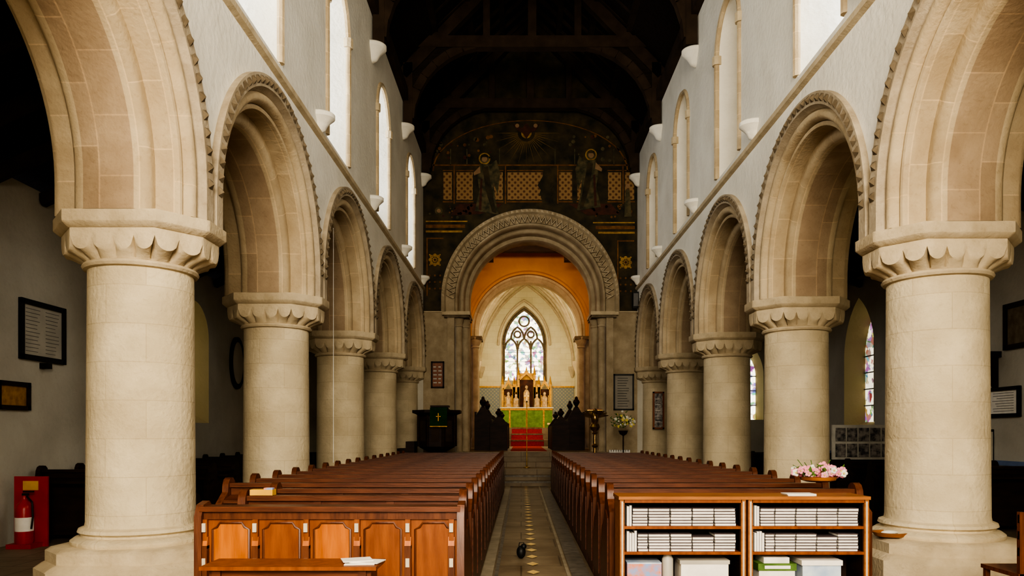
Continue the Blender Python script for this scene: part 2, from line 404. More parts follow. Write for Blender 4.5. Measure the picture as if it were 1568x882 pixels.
b.box(-.5,.9,20.78,20.80,.10,.145,'tile_grey'); b.box(-.5,.9,21.13,21.15,.245,.29,'tile_grey')
b.obj('floor_chancel_steps')
b=B()
for i in range(3): b.box(-2.2,2.8,23.0+.3*i,33,.3,.435+.15*(i+1),'aisle_floor')
for i,(yy) in enumerate((33,34.5,36.2)): b.box(-2.4,3.0,yy,40.2,.5,.885+.28*(i+1),'aisle_floor')
b.box(-.35,.85,24.5,32.95,.884,.892,'carpet_red')
for i,(y0_,y1_) in enumerate(((33,34.5),(34.5,36.2),(36.2,37.5))):
    b.box(-.45,1.0,y0_-.012,y1_,.885+.28*i,.885+.28*(i+1)+.012,'carpet_red')
    b.box(-.45,1.0,y0_-.02,y0_-.01,.885+.28*i+.22,.885+.28*(i+1),'stone_dark')
b.obj('floor_chancel')

# ---------------------------------------------------------------- aisle walls
b=B()
lo=[dict(uc=u,hw=.75,sill=1.7,spring=3.5,depth=.6,hw2=.4,sill2=2.1,spring2=3.55,glass='window_glass_warm',rm='plaster_yellow',bars=4) for u in (-1.5,4.0,15.6,21.0)]
wall(b,YW,ZE,0,4.9,lo,lambda u,v,d:(AWL-d,u,v),'plaster_aisle'); b.obj('wall_left')
b=B()
lo=[dict(uc=u,hw=.8,sill=1.55,spring=3.3,depth=.45,hw2=.64,sill2=1.75,spring2=3.35,kind='pointed',glass='window_glass_aisle_stained' if u>10 else 'window_glass_warm',rm='plaster_yellow',bars=4,bw=.09,bm='stone_jamb') for u in (-1.5,4.0,9.6,17.8,22.0)]
wall(b,YW,ZE,0,5.2,lo,lambda u,v,d:(AWR+d,u,v),'plaster_aisle')
b.box(AWR-.02,AWR,YW,ZE,.95,1.03,'blue_band'); b.obj('wall_right')
b=B()
b.face([(XL-T,YW,5.95),(XL-T,ZE,5.95),(AWL-.7,ZE,4.75),(AWL-.7,YW,4.75)],'roof_wood')
b.face([(XR+T,YW,5.95),(XR+T,ZE,5.95),(AWR+.7,ZE,5.0),(AWR+.7,YW,5.0)],'roof_wood')
for i in range(29):
    yy=YW+.5+i
    b.beam((XL-T,yy,5.88),(AWL,yy,4.78),.12,.16,'roof_beam'); b.beam((XR+T,yy,5.88),(AWR,yy,4.98),.12,.16,'roof_beam')
b.obj('ceiling_aisles')
# ---------------------------------------------------------------- east wall
PE=lambda u,v,d:(u,ZE+d,v)
b=B()
wall(b,XL,XR,0,5.35,[dict(uc=CX,hw=2.4,sill=0,spring=5.35,kind='rect')],PE,'stone_jamb')
wall(b,XL-.0,XR+.0,5.35,14.6,[dict(uc=CX,hw=2.83,sill=5.35,spring=5.75)],PE,'mural_dark')
wall(b,AWL-.6,XL,0,6.2,[],PE,'plaster_aisle')
wall(b,XR,AWR+.6,0,6.2,[dict(uc=7.0,hw=.7,sill=1.9,spring=3.3,depth=.35,hw2=.55,kind='pointed',glass='window_glass_stained',rm='plaster_yellow',bars=3,bw=.07,bm='stone_jamb')],PE,'plaster_aisle')
for s in (-1,1):
    x0,x1=sorted((CX+s*2.4,CX+s*2.83)); b.box(x0,x1,ZE+.02,ZE+.4,5.3,5.8,'stone_jamb')
R=2.82
prof=[(R,0),(R,-.1),(R-.10,-.12),(R-.13,-.06),(R-.15,-.03),(R-.42,-.03)]
prof+=[(R-.47+.05*cos(a),.0-.06*sin(a)) for a in [pi*i/5 for i in range(6)]]
prof+=[(R-.54,.05),(R-.54,.28)]
prof+=[(R-.62+.07*cos(a),.28-.07*sin(a)) for a in [pi*i/5 for i in range(6)]]
prof+=[(R-.70,.35),(R-.72,.5),(R-.83,.5),(R-.86,.56),(R-.86,1.1)]
sweep(b,prof,PE,CX,5.75,'stone_jamb',64,.42)
n=54
for i in range(n):
    t=pi*(i+.5)/n
    pyramid(b,PE,CX,5.75,R-.055,t,.05,-.11,.05,'stone_cap')
for (ra,rb,dd,rr,mm) in ((.19,.39,-.05,.045,'stone_cap'),(.24,.44,-.03,.022,'stone_dark'),(.15,.33,-.03,.022,'stone_dark')):
    pts=[]
    for i in range(2*44+1):
        t=pi*i/88; r=R-ra if i%2 else R-rb
        pts.append(PE(CX+r*cos(t),5.75+r*sin(t),dd))
    b.tube(pts,rr,mm,6)
for s in (-1,1):
    def bx(a0,a1,y0,y1,z0,z1,m):
        x0,x1=sorted((CX+s*a0,CX+s*a1)); b.box(x0,x1,ZE+y0,ZE+y1,z0,z1,m)
    bx(2.4,2.62,-.14,0.02,.4,5.15,'stone_jamb')
    bx(2.18,2.42,.28,1.1,.4,5.2,'stone_jamb')
    bx(1.96,2.2,.5,1.1,.4,5.2,'stone_jamb')
    for rr,dd in ((2.29,.14),(2.09,.40)):
        c=(CX+s*rr,ZE+dd)
        b.lathe([(.17,.43),(.17,.75),(.2,.78),(.2,.84),(.15,.88),(.12,.93),(.11,4.85),(.14,4.88),(.14,4.92),(.12,4.94),(.18,5.12),(.19,5.2)],'stone_jamb',c,16)
    bx(1.9,2.78,-.24,1.12,5.2,5.3,'stone_cap'); bx(1.93,2.72,-.2,1.1,5.12,5.2,'stone_dark'); bx(1.92,3.4,-.05,1.1,5.3,5.34,'stone_cap')
b.obj('wall_east_chancel_arch')

# mural (paintings on plaster)
def px(x): return (x-798)*ZE/1150
def hz(y): return 1.5+(662-y)*ZE/1150
M=B()
def flat(pts,m,lay=1):
    q=[(px(x),hz(y)) for x,y in pts]
    M.prism(q,PE,-.001,-.006*lay-.002,m)
def rect(x0,x1,y0,y1,m,lay=1): flat([(x0,y0),(x1,y0),(x1,y1),(x0,y1)],m,lay)
def disc(x,y,r,m,lay=1,n=20): flat([(x+r*cos(2*pi*i/n),y+r*sin(2*pi*i/n)) for i in range(n)],m,lay)
rect(652,708,353,356,'mural_gold'); rect(652,712,344,349,'mural_band'); rect(652,716,338,340,'mural_gold')
rect(916,972,355,358,'mural_gold'); rect(912,972,346,351,'mural_band'); rect(908,972,340,342,'mural_gold')
for cx_,cy_ in ((666,398),(958,402)):
    rect(cx_-13,cx_+13,cy_-34,cy_-32,'mural_band'); rect(cx_-13,cx_-11,cy_-32,cy_+55,'mural_band')
    for k in range(8):
        t=2*pi*k/8; disc(cx_+7*cos(t),cy_+7*sin(t),2.8,'mural_gold',2,10)
    disc(cx_,cy_,3.5,'mural_gold',3); disc(cx_,cy_,2.,'mural_red',4)
    for k in range(4):
        t=2*pi*k/4+pi/4; disc(cx_+11*cos(t),cy_+11*sin(t),1.3,'mural_gold',2,8)
    for k in range(3):
        for j in (-8,0,8): disc(cx_+j,cy_+24+k*10,1.6,'mural_band',2,8)
for x0,x1 in ((679,692),(699,724),(752,770),(777,831),(856,876),(884,893),(931,951),(957,971)):
    rect(x0,x1,264,306,'mural_diaper')
    rect(x0-1,x1+1,260.5,262,'mural_band'); rect(x0-1,x1+1,308,310,'mural_band')
for x0 in (694.5,773,853,953): rect(x0,x0+2,254,312,'mural_band',1)
rect(655,970,252,254,'mural_band',1)
flat([(700,312),(770,312),(760,320),(735,328),(690,330)],'mural_red'); flat([(870,312),(935,312),(950,328),(900,330)],'mural_red')
random.seed(3)
for k in range(90):
    x=random.uniform(660,965); y=random.uniform(208,250)
    if abs(x-806)<52: continue
    disc(x,y,random.uniform(1.2,3.4),random.choice(['mural_robe','mural_red','mural_robe','mural_band']),1,8)
for k in range(40):
    x=random.choice([random.uniform(655,725),random.uniform(905,968)]); y=random.uniform(314,334)
    disc(x,y,random.uniform(1,2.6),random.choice(['mural_robe','mural_band','mural_red']),1,8)
for x in (690,715,765,850,880,940):
    rect(x-.7,x+.7,228,253,'mural_robe',1)
def angel(cx_,cy_,s):
    disc(cx_,cy_,9,'mural_gold',1); disc(cx_,cy_,7,'mural_robe',2); disc(cx_,cy_+1,4.2,'mural_skin',4)
    flat([(cx_-6*s,cy_-1),(cx_-5*s,cy_-5),(cx_,cy_-7),(cx_+5*s,cy_-5),(cx_+6*s,cy_+3),(cx_+4*s,cy_-2),(cx_-4*s,cy_-2)],'mural_dark',5)
    flat([(cx_-8*s,cy_+9),(cx_+7*s,cy_+8),(cx_+11*s,cy_+28),(cx_+8*s,cy_+50),(cx_+15*s,cy_+80),(cx_-22*s,cy_+86),(cx_-16*s,cy_+60),(cx_-13*s,cy_+30)],'mural_robe',3)
    flat([(cx_-5*s,cy_+12),(cx_+3*s,cy_+14),(cx_-2*s,cy_+50),(cx_-12*s,cy_+82),(cx_-18*s,cy_+84)],'mural_dark',4)
    flat([(cx_+3*s,cy_+32),(cx_+6*s,cy_+30),(cx_+9*s,cy_+78),(cx_+5*s,cy_+80)],'mural_red',4)
    flat([(cx_-8*s,cy_+10),(cx_-18*s,cy_+2),(cx_-24*s,cy_+22),(cx_-20*s,cy_+55),(cx_-13*s,cy_+35)],'mural_robe',2)
    flat([(cx_+7*s,cy_+12),(cx_+17*s,cy_+22),(cx_+16*s,cy_+26),(cx_+6*s,cy_+22)],'mural_skin',5)
angel(742,243,-1); angel(905,237,1)
disc(672,323,6,'mural_robe',2); disc(672,323,3.,'mural_skin',3)
flat([(958,290),(964,290),(967,332),(956,332)],'mural_robe',2); disc(961,285,3.5,'mural_skin',3)
flat([(828,300),(843,300),(840,312),(831,312)],'mural_dark',3)
flat([(835,262),(842,275),(848,284),(843,292),(846,300),(825,300),(828,291),(823,284),(829,274)],'mural_dark',3)
for k in range(25):
    t=pi*(k/24.); r0=13; r1=30 if k%2 else 50
    c=(806,204); t=-t
    flat([(c[0]+r0*cos(t+.02),c[1]-r0*sin(t+.02)),(c[0]+r0*cos(t-.02),c[1]-r0*sin(t-.02)),(c[0]+r1*cos(t),c[1]-r1*sin(t))],'mural_gold',1)
disc(806,204,8,'mural_gold',2)
flat([(786,190),(800,197),(804,190),(808,190),(812,197),(826,190),(820,200),(812,204),(806,213),(800,204),(792,200)],'mural_red',4)
disc(792,193,3,'mural_skin',5); disc(820,193,3,'mural_skin',5)
for k in range(24):
    t0=pi*k/24; t1=pi*(k+1)/24
    f=lambda t,r:(812+150*r*cos(t),262-78*r*sin(t))
    flat([f(t0,1),f(t1,1),f(t1,.985),f(t0,.985)],'mural_band',1)
M.obj('mural_painting')

# ---------------------------------------------------------------- nave roof
b=B()
for x0,x1,zr in ((XL-T,CX,14.6),(XR+T,CX,14.6)):
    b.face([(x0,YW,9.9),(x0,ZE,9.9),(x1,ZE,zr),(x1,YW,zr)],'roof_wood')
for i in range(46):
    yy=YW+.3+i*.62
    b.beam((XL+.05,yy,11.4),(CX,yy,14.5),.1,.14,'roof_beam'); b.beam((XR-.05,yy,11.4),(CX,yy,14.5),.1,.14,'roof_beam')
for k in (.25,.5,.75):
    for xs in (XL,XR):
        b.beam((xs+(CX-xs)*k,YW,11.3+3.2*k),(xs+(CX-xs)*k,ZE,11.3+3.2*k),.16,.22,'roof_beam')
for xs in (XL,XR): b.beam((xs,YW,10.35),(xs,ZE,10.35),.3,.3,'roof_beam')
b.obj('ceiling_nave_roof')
for y in (-.6,3.6,7.65,11.7,15.75,19.8,23.5):
    b=B()
    for s,xs in ((1,XL),(-1,XR)):
        b.beam((xs+s*.14,y,9.58),(xs+s*.14,y,11.2),.24,.24,'roof_beam',(0,1,0))
        pts=[]
        for i in range(9):
            t=pi/2*i/8
            pts.append((xs+s*(.2+2.2*(1-cos(t))),y,9.75+2.0*sin(t)))
        for p,q in zip(pts,pts[1:]): b.beam(p,q,.2,.22,'roof_beam')
        o=[(xs+s*.1,11.75)]+[(p[0],p[2]) for p in pts]
        b.prism(o,lambda u,v,d:(u,y+d,v),-.05,.05,'roof_wood')
        b.beam((xs,y,10.9),(CX,y,14.4),.24,.3,'roof_beam')
    b.beam((XL,y,11.75),(XR,y,11.75),.26,.3,'roof_beam')
    b.beam((CX,y,11.8),(CX,y,14.4),.22,.22,'roof_beam',(0,1,0))
    for s in (-1,1): b.beam((CX+s*1.2,y,11.8),(CX+s*1.2,y,13.3),.18,.18,'roof_beam',(0,1,0))
    b.obj('roof_truss')

b=B()
wall(b,AWL-.6,AWR+.6,0,14.8,[dict(uc=CX,hw=2.5,sill=2.0,spring=7.0,depth=.5,hw2=2.3,glass='window_glass_west',rm='plaster')],lambda u,v,d:(u,YW-d,v),'plaster')
b.obj('wall_west')

# ---------------------------------------------------------------- crossing and chancel
b=B()
b.face([(CX-2.6,ZE+1.1,.4),(CX-2.6,30,.4),(CX-2.6,30,8.7),(CX-2.6,ZE+1.1,8.7)],'plaster_tungsten_lit')
b.face([(CX+2.6,ZE+1.1,.4),(CX+2.6,30,.4),(CX+2.6,30,8.7),(CX+2.6,ZE+1.1,8.7)],'plaster_tungsten_lit')
P3=lambda u,v,d:(u,ZE+1.1-d,v)
wall(b,CX-2.7,CX+2.7,.4,8.8,[dict(uc=CX,hw=1.96,sill=.4,spring=5.75)],P3,'plaster_tungsten_lit')
b.obj('wall_crossing')
b=B(); b.box(CX-2.7,CX+2.7,ZE+1.0,30.2,8.7,8.8,'plaster_tungsten_lit')
b.box(CX-2.6,CX+2.6,28.2,28.5,8.3,8.7,'dark_wood')
for s in (-1,1): b.box(CX+s*1.5-.16,CX+s*1.5+.16,28.15,28.55,7.95,8.3,'dark_wood')
b.obj('ceiling_crossing')
b=B()
P4=lambda u,v,d:(u,30+d,v)
wall(b,CX-2.7,CX+2.7,.4,8.8,[dict(uc=CX,hw=2.5,sill=.4,spring=5.55)],P4,'plaster_tungsten_lit')
R=2.5
sweep(b,[(R,0),(R,-.06),(R-.1,-.08),(R-.14,0),(R-.22,0),(R-.22,.2)],P4,CX,5.55,'plaster_tungsten_lit',48,.25)
sweep(b,[(R-.22,.2),(R-.3,.2),(R-.36,.14),(R-.42,.2),(R-.46,.3),(R-.5,.35),(R-.5,.9)],P4,CX,5.55,'stone_tan',48,.25)
for s in (-1,1):
    x0,x1=sorted((CX+s*2.0,CX+s*2.55)); b.box(x0,x1,30.2,30.9,.8,5.2,'stone_jamb')
    b.lathe([(.2,.88),(.2,1.2),(.14,1.3),(.13,4.85),(.17,4.9),(.15,4.95),(.25,5.15),(.26,5.3)],'stone_jamb',(CX+s*2.12,30.1),16)
    x0,x1=sorted((CX+s*1.85,CX+s*2.6)); b.box(x0,x1,29.85,30.9,5.2,5.33,'stone_dark')
b.obj('wall_chancel_inner_arch')
HV=2.56
b=B()
for s in (-1,1):
    X=CX+s*HV
    Pc=lambda u,v,d,X=X,s=s:(X+s*d,u,v)
    wall(b,30.9,40.2,.8,5.0,[dict(uc=u,hw=.55,sill=2.9,spring=4.0,kind='pointed',depth=.4,hw2=.42,glass='window_glass_west',rm='cream_plaster') for u in (33.2,37.6)],Pc,'cream_plaster')
b.obj('wall_chancel_sides')
b=B()
a=arc(CX,HV,5.0,'pointed',32)
b.grid([[(u,y,v) for u,v in a] for y in (30.9,40.2)],'cream_plaster')
P5=lambda u,v,d:(u,30.9-d,v)
wall(b,CX-2.7,CX+2.7,.8,9.6,[dict(uc=CX,hw=2.0,sill=.8,spring=5.55)],P5,'cream_plaster')
b.obj('ceiling_chancel_vault')
b=B()
bays=[30.95,34.0,37.1,40.1]
for y in bays:
    b.tube([(CX+(u-CX)*.98,y,v-.04) for u,v in a],.09,'stone_cap',8)
for y0,y1 in zip(bays,bays[1:]):
    n=len(a)-1
    b.tube([(CX+(u-CX)*.98,y0+(y1-y0)*i/n,v-.04) for i,(u,v) in enumerate(a)],.07,'stone_cap',8)
    b.tube([(CX+(u-CX)*.98,y1-(y1-y0)*i/n,v-.04) for i,(u,v) in enumerate(a)],.07,'stone_cap',8)
b.tube([(CX,30.9,9.38),(CX,40.1,9.38)],.06,'stone_cap',8)
for y0,y1 in zip(bays,bays[1:]): b.ball((CX,(y0+y1)/2,9.33),(.16,.16,.08),'gold')
for y in bays:
    for s in (-1,1): b.lathe([(.05,4.4),(.12,4.6),(.2,4.85),(.22,5.0)],'stone_cap',(CX+s*(HV-.12),y),12)
b.obj('ceiling_vault_ribs')
b=B()
P6=lambda u,v,d:(u,40.1+d,v)
WX=.16
wall(b,CX-2.7,CX+2.7,.8,9.8,[dict(uc=WX,hw=1.22,sill=4.2,spring=6.15,kind='pointed',depth=.35,hw2=1.05,sill2=4.3,spring2=6.2,glass='window_glass_stained',rm='stone_jamb')],P6,'cream_plaster')
b.obj('wall_east_chancel')
b=B()
yy=40.28
for xm in (-.36,.36): b.beam((WX+xm,yy,4.3),(WX+xm,yy,6.4),.09,.12,'stone_dark',(0,1,0))
for xm in (-.71,0,.71):
    q=arc(WX+xm,.33,5.95,'pointed',12); b.tube([(u,yy,v) for u,v in q],.05,'stone_dark',6)
for xm in (-.36,.36):
    q=arc(WX+xm,.34,6.55,'pointed',12); b.tube([(u,yy,v) for u,v in q],.05,'stone_dark',6)
for cx_,cz_,r_ in ((0,7.45,.27),(-.36,6.75,.17),(.36,6.75,.17)):
    b.tube([(WX+cx_+r_*cos(2*pi*i/16),yy,cz_+r_*sin(2*pi*i/16)) for i in range(17)],.045,'stone_dark',6)
q=arc(WX,1.08,6.2,'pointed',20); b.tube([(u,yy-.05,v) for u,v in q],.07,'stone_dark',6)
q=arc(WX,1.38,6.15,'pointed',20); b.tube([(u,40.05,v) for u,v in q],.07,'stone_cap',6)
for s in (-1,1): b.tube([(WX+s*1.08,yy,4.3),(WX+s*1.08,yy,6.2)],.06,'stone_dark',6)
for z in (4.8,5.3,5.8): b.beam((WX-1.05,yy+.1,z),(WX+1.05,yy+.1,z),.02,.02,'black')
b.obj('window_east_tracery')

# altar
FL=.885+.84
e=empty('altar',(.28,38,FL))
b=B(); b.box(-1.28,1.28,-.4,.4,0,.98,'green_frontal'); b.box(-1.34,1.34,-.45,.45,.98,1.03,'white_cloth'); b.box(-1.3,1.3,-.42,-.405,.88,.98,'gold')
for x in (-.85,0,.85): b.box(x-.04,x+.04,-.41,-.402,0,.88,'gold')
b.obj('table',parent=e)
b=B()
for x in (-1.1,-.75,.75,1.1):
    b.lathe([(.08,1.03),(.03,1.08),(.02,1.3),(.05,1.34),(.018,1.36),(.018,1.65)],'gold',(x,.1),10)
b.lathe([(.1,1.03),(.04,1.1),(.02,1.3)],'gold',(0,.1),10); b.box(-.02,.02,.08,.12,1.3,1.7,'gold'); b.box(-.12,.12,.08,.12,1.5,1.55,'gold')
b.obj('candlesticks_and_cross',parent=e)
e=empty('reredos',(.28,39.5,FL))
b=B()
b.box(-1.3,1.3,-.1,.3,0,1.05,'gold'); b.box(-1.28,1.28,.2,.32,1.05,2.0,'gold'); b.box(-.45,.45,.2,.32,1.05,2.9,'gold')
def niche(xc,w,z0,z1):
    b.box(xc-w+.05,xc+w-.05,.12,.21,z0,z1-.1,'mural_red')
    for s in (-1,1):
        b.box(xc+s*w-.06,xc+s*w+.06,-.05,.2,z0,z1+.15,'gold')
        b.cyl((xc+s*w,.07,z1+.15),(xc+s*w,.07,z1+.6),.09,.01,'gold',6)
    b.prism([(xc-w,z1-.12),(xc,z1+.42),(xc+w,z1-.12),(xc+w-.11,z1-.12),(xc,z1+.17),(xc-w+.11,z1-.12)],lambda u,v,d:(u,d,v),-.05,.12,'gold')
    b.cyl((xc,.05,z1+.3),(xc,.05,z1+.6),.06,.01,'gold',6)
    h=(z1-z0)*.72
    b.lathe([(.17,z0+.05),(.15,z0+h*.4),(.16,z0+h*.7),(.08,z0+h*.82),(.04,z0+h*.85)],'statue',(xc,.0),10); b.ball((xc,0,z0+h*.95),(.08,.08,.1),'statue')
niche(-.95,.3,1.05,2.15); niche(.95,.3,1.05,2.15); niche(0,.42,1.05,2.65); niche(-.55,.12,1.05,2.0); niche(.55,.12,1.05,2.0)
b.obj('gilded_niches',parent=e)
b=B()
for x0,x1 in ((-2.2,-1.15),(1.7,2.8)): b.box(x0,x1,40.02,40.08,2.3,3.9,'curtain_blue'); b.box(x0-.03,x1+.03,39.98,40.09,3.88,3.96,'gold')
b.obj('dossal_curtain')
# choir stalls
def stall(x0,s,y0,y1,h):
    b=B()
    b.box(min(x0,x0-s*.07),max(x0,x0-s*.07),y0,y1,.0,h*.62,'dark_wood')
    b.box(min(x0,x0+s*.42),max(x0,x0+s*.42),y0,y1,.35,.42,'dark_wood')
    b.box(min(x0+s*.42,x0+s*.48),max(x0+s*.42,x0+s*.48),y0,y1,0,h*.75,'dark_wood')
    for y in (y0,y1):
        xa,xb=sorted((x0-s*.1,x0+s*.48))
        out=[(xa,0),(xb,0),(xb,h*.70),(xb-.12,h*.74),((xa+xb)/2+.07,h*.84),((xa+xb)/2-.07,h*.84),(xa+.12,h*.74),(xa,h*.62)]
        b.prism(out,lambda u,v,d:(u,y+d,v),-.05,.05,'dark_wood')
        xm=(xa+xb)/2
        b.lathe([(.07,h*.83),(.05,h*.86),(.09,h*.9),(.12,h*.94),(.09,h*.98),(.05,h*1.0),(.06,h*1.02),(.02,h*1.05)],'dark_wood',(xm,y),10)
    b.obj('choir_stall',(0,0,.885))
for s in (-1,1):
    stall(CX+s*.85,s,25.2,29,1.35); stall(CX+s*1.40,s,25.6,29,1.75); stall(CX+s*1.2,s,31,34,1.2)
b=B()
for s in (-1,1):
    xa,xb=sorted((CX+s*.9,CX+s*2.4)); b.box(xa,xb,34.3,34.4,1.85,1.93,'brass')
    for i in range(7): x=xa+(xb-xa)*(i+.5)/7; b.cyl((x,34.35,1.17),(x,34.35,1.86),.025,.025,'brass',6)
b.obj('altar_rail')
b=B(); x,y=.17,22.6
b.lathe([(.10,.435),(.10,.455),(.025,.48),(.012,.52),(.012,2.4),(.03,2.42),(.012,2.45)],'brass',(x,y),10); b.box(x-.011,x+.011,y-.01,y+.01,2.45,2.7,'brass'); b.box(x-.07,x+.07,y-.01,y+.01,2.58,2.60,'brass')
b.obj('processional_cross')

# ---------------------------------------------------------------- pews
def pew_mesh(L,w='pew_wood',en='pew_end'):
    b=B()
    b.box(0,L,0,.035,.08,.95,w)
    b.box(0,L,-.035,.06,.945,.985,w)
    b.grid([[(x,-.20,.80),(x,-.20,.83),(x,-.01,.87),(x,-.01,.84)] for x in (.03,L-.03)],w,True,True)
    b.box(.03,L-.03,.03,.42,.42,.455,w); b.box(.03,L-.03,.38,.41,.1,.42,w)
    k=int(L/.55)
    for i in range(1,k): x=L*i/k; b.box(x-.03,x+.03,-.012,0,.1,.94,w)
    for x0 in (-.03,L-.03):
        o=[(-.24,0),(.45,0),(.45,.5),(.40,.60),(.30,.64),(.20,.70),(.13,.82),(.115,.95),(.10,1.0),(.06,1.035),(.01,1.04),(-.04,1.02),(-.07,.97),(-.08,.90),(-.16,.85),(-.24,.80)]
        b.prism(o,lambda u,v,d:(d,u,v),x0,x0+.06,en)
        o2=[(-.16,.12),(.36,.12),(.36,.48),(.22,.56),(.08,.74),(-.02,.8),(-.16,.74)]
        b.prism(o2,lambda u,v,d:(d,u,v),x0-.012,x0+.072,w)
    return b.obj('pew',data_only=True)
pm_s=pew_mesh(1.74); pm_l=pew_mesh(2.45); pm_r=pew_mesh(2.2); pm_a=pew_mesh(2.0,'dark_wood','dark_wood')
y=5.98; i=0
while y<19.0:
    if i<2: inst('pew',pm_s,(-2.2,y,.012))
    else: inst('pew',pm_l,(-2.91,y,.012))
    y+=.74; i+=1
y=6.70
while y<19.0:
    inst('pew',pm_r,(.79,y,.012)); y+=.74
y=10.4
while y<19.5: inst('aisle_pew',pm_a,(-6.65,y,0)); y+=.9
y=11.4
while y<19.5:
    if not 14.5<y<15.5: inst('aisle_pew',pm_a,(5.75,y,0))
    y+=.9

e=empty('panelled_pew',(0,5.2,0))
b=B(); x0,x1=-2.19,-.44
b.box(x0,x1,0,.04,.1,.95,'honey_dark'); b.box(x0-.02,x1+.02,-.05,.12,.955,.99,'pew_wood'); b.box(x0,x1,-.02,.05,.90,.955,'pew_end')
b.box(x0,x1,-.02,.0,.1,.2,'pew_end')
n=5; st=(x1-x0)/n
shades=['honey_wood','honey_dark','honey_wood','honey_dark','honey_dark']
for i in range(n):
    a0=x0+st*i+.06; a1=x0+st*(i+1)-.04
    o=[(a0,.2),(a1,.2),(a1,.83),(a1-.03,.845),(a1-.05,.875),(a0+.05,.875),(a0+.03,.845),(a0,.83)]
    b.prism(o,lambda u,v,d:(u,d,v),-.012,.01,shades[i])
    b.tube([(a0,-.012,.2),(a0,-.012,.83),(a0+.03,-.012,.845),(a0+.05,-.012,.875),(a1-.05,-.012,.875),(a1-.03,-.012,.845),(a1,-.012,.83),(a1,-.012,.2)],.009,'pew_end',5)
for i in range(n+1):
    x=x0+st*i+.01 if i<n else x1-.04
    b.box(x-.022,x+.022,-.045,0,.1,.72,'pew_end'); b.box(x-.018,x+.018,-.035,0,.72,.9,'honey_dark')
    b.grid([[(x+s*.022,-.045,.70),(x+s*.022,-.03,.78),(x+s*.022,0,.78),(x+s*.022,0,.70)] for s in (-1,1)],'honey_wood',True,True)
    for zz in (.86,.62): b.box(x-.013,x+.013,-.052,-.03,zz-.045,zz+.015,'pale_tape_lit_cap')  # light on the buttress tops put in as pale boxes
b.box(x0,x1,.03,.42,.42,.455,'pew_wood')
b.obj('back',parent=e)
b=B()
for xx in (x0-.05,x1-.0):
    o=[(-.06,0),(.5,0),(.5,.55),(.42,.64),(.25,.7),(.16,.85),(.14,.97),(.08,1.02),(-.02,1.0),(-.06,.92)]
    b.prism(o,lambda u,v,d:(d,u,v),xx,xx+.05,'pew_end')
b.obj('ends',parent=e)
b=B()
b.box(-1.91,-.86,4.45,4.75,.68,.702,'honey_dark'); b.box(-1.87,-.9,4.5,4.7,.60,.68,'pew_wood')
for x in (-1.82,-.95):
    for yy in (4.5,4.68): b.box(x-.025,x+.025,yy-.02,yy+.02,0,.68,'pew_wood')
    b.box(x-.02,x+.02,4.5,4.68,.15,.19,'pew_wood')
b.obj('side_table')
b=B()
for k,(dx,dy,a) in enumerate(((0,0,.1),(.04,.02,-.2),(-.03,.04,.35))):
    c=(-.98+dx,4.58+dy); z=.7025+k*.006
    p=[(c[0]+u*cos(a)-v*sin(a),c[1]+u*sin(a)+v*cos(a)) for u,v in ((-.09,-.07),(.09,-.07),(.09,.07),(-.09,.07))]
    b.grid([[(u,v,z) for u,v in p],[(u,v,z+.005) for u,v in p]],'paper',True,True)
b.obj('leaflets')
b=B(); b.box(-2.15,-1.97,5.95,6.04,1.0,1.045,'yellow'); b.box(-2.04,-1.97,5.95,6.0,1.045,1.06,'orange_card'); b.obj('yellow_book_box')

# ---------------------------------------------------------------- bookcases
def bookcase(x0,x1,y):
    e=empty('bookcase',(x0,y,0)); W=x1-x0; b=B()
    b.box(0,.035,0,.34,0,.99,'shelf_wood'); b.box(W-.035,W,0,.34,0,.99,'shelf_wood'); b.box(0,W,.32,.34,0,.98,'dark_wood')
    b.box(.035,.04,.02,.32,0,.97,'dark_wood'); b.box(W-.04,W-.035,.02,.32,0,.97,'dark_wood')  # shade inside the case painted as dark back and side linings
    b.box(-.01,W+.01,-.01,.35,.975,1.0,'shelf_wood')
    for z in (.08,.28,.545,.745): b.box(.03,W-.03,0.01,.32,z,z+.022,'honey_dark')
    b.box(.03,W-.03,0,.02,.95,.975,'honey_dark')
    for x in (.018,W-.018): b.box(x-.006,x+.006,-.004,0,.1,.96,'pale_tape_lit_cap')
    b.obj('case',parent=e)
    b=B()
    for z0,first in ((.767,False),(.567,True)):
        n=5; w=(W-.12)/n
        for k in range(n):
            xs=.06+k*w
            if k==0:
                nn=4 if first else 2
                for j in range(nn):
                    xb=xs+j*.02; hh=.15+random.uniform(-.01,.01)
                    b.box(xb,xb+.016,.04,.2,z0,z0+hh,'paper'); b.box(xb+.016,xb+.019,.04,.2,z0,z0+hh+.003,'book_cover')
                xs+=nn*.02+.006; ww=w-nn*.02-.018
            else: ww=w-.012
            zz=z0
            for j in range(6 if not (first and k==3) else 5):
                t=.023; dx=random.uniform(-.003,.003)
                b.box(xs+dx,xs+ww+dx,.03+random.uniform(0,.01),.22,zz+.002,zz+t-.005,'paper')
                b.box(xs+dx-.002,xs+ww+dx+.002,.030,.22,zz+t-.005,zz+t,'book_cover')
                zz+=t
    b.obj('hymn_books',parent=e)
bookcase(.77,1.75,5.85); bookcase(1.77,2.71,5.85)
def prop(name,fn):
    b=B(); fn(b); b.obj(name)
prop('picture_box',lambda b:(b.box(.83,1.10,5.88,6.1,.303,.47,'orange_card'),b.box(.83,1.10,5.88,6.1,.47,.48,'blue_card')))
prop('glass_jar',lambda b:b.lathe([(.04,.303),(.045,.32),(.045,.50),(.03,.53),(.03,.54)],'marble',(1.16,5.95),14))
prop('white_carton',lambda b:(b.box(1.25,1.62,5.87,6.12,.303,.49,'paper'),b.box(1.24,1.63,5.865,6.125,.47,.5,'marble')))
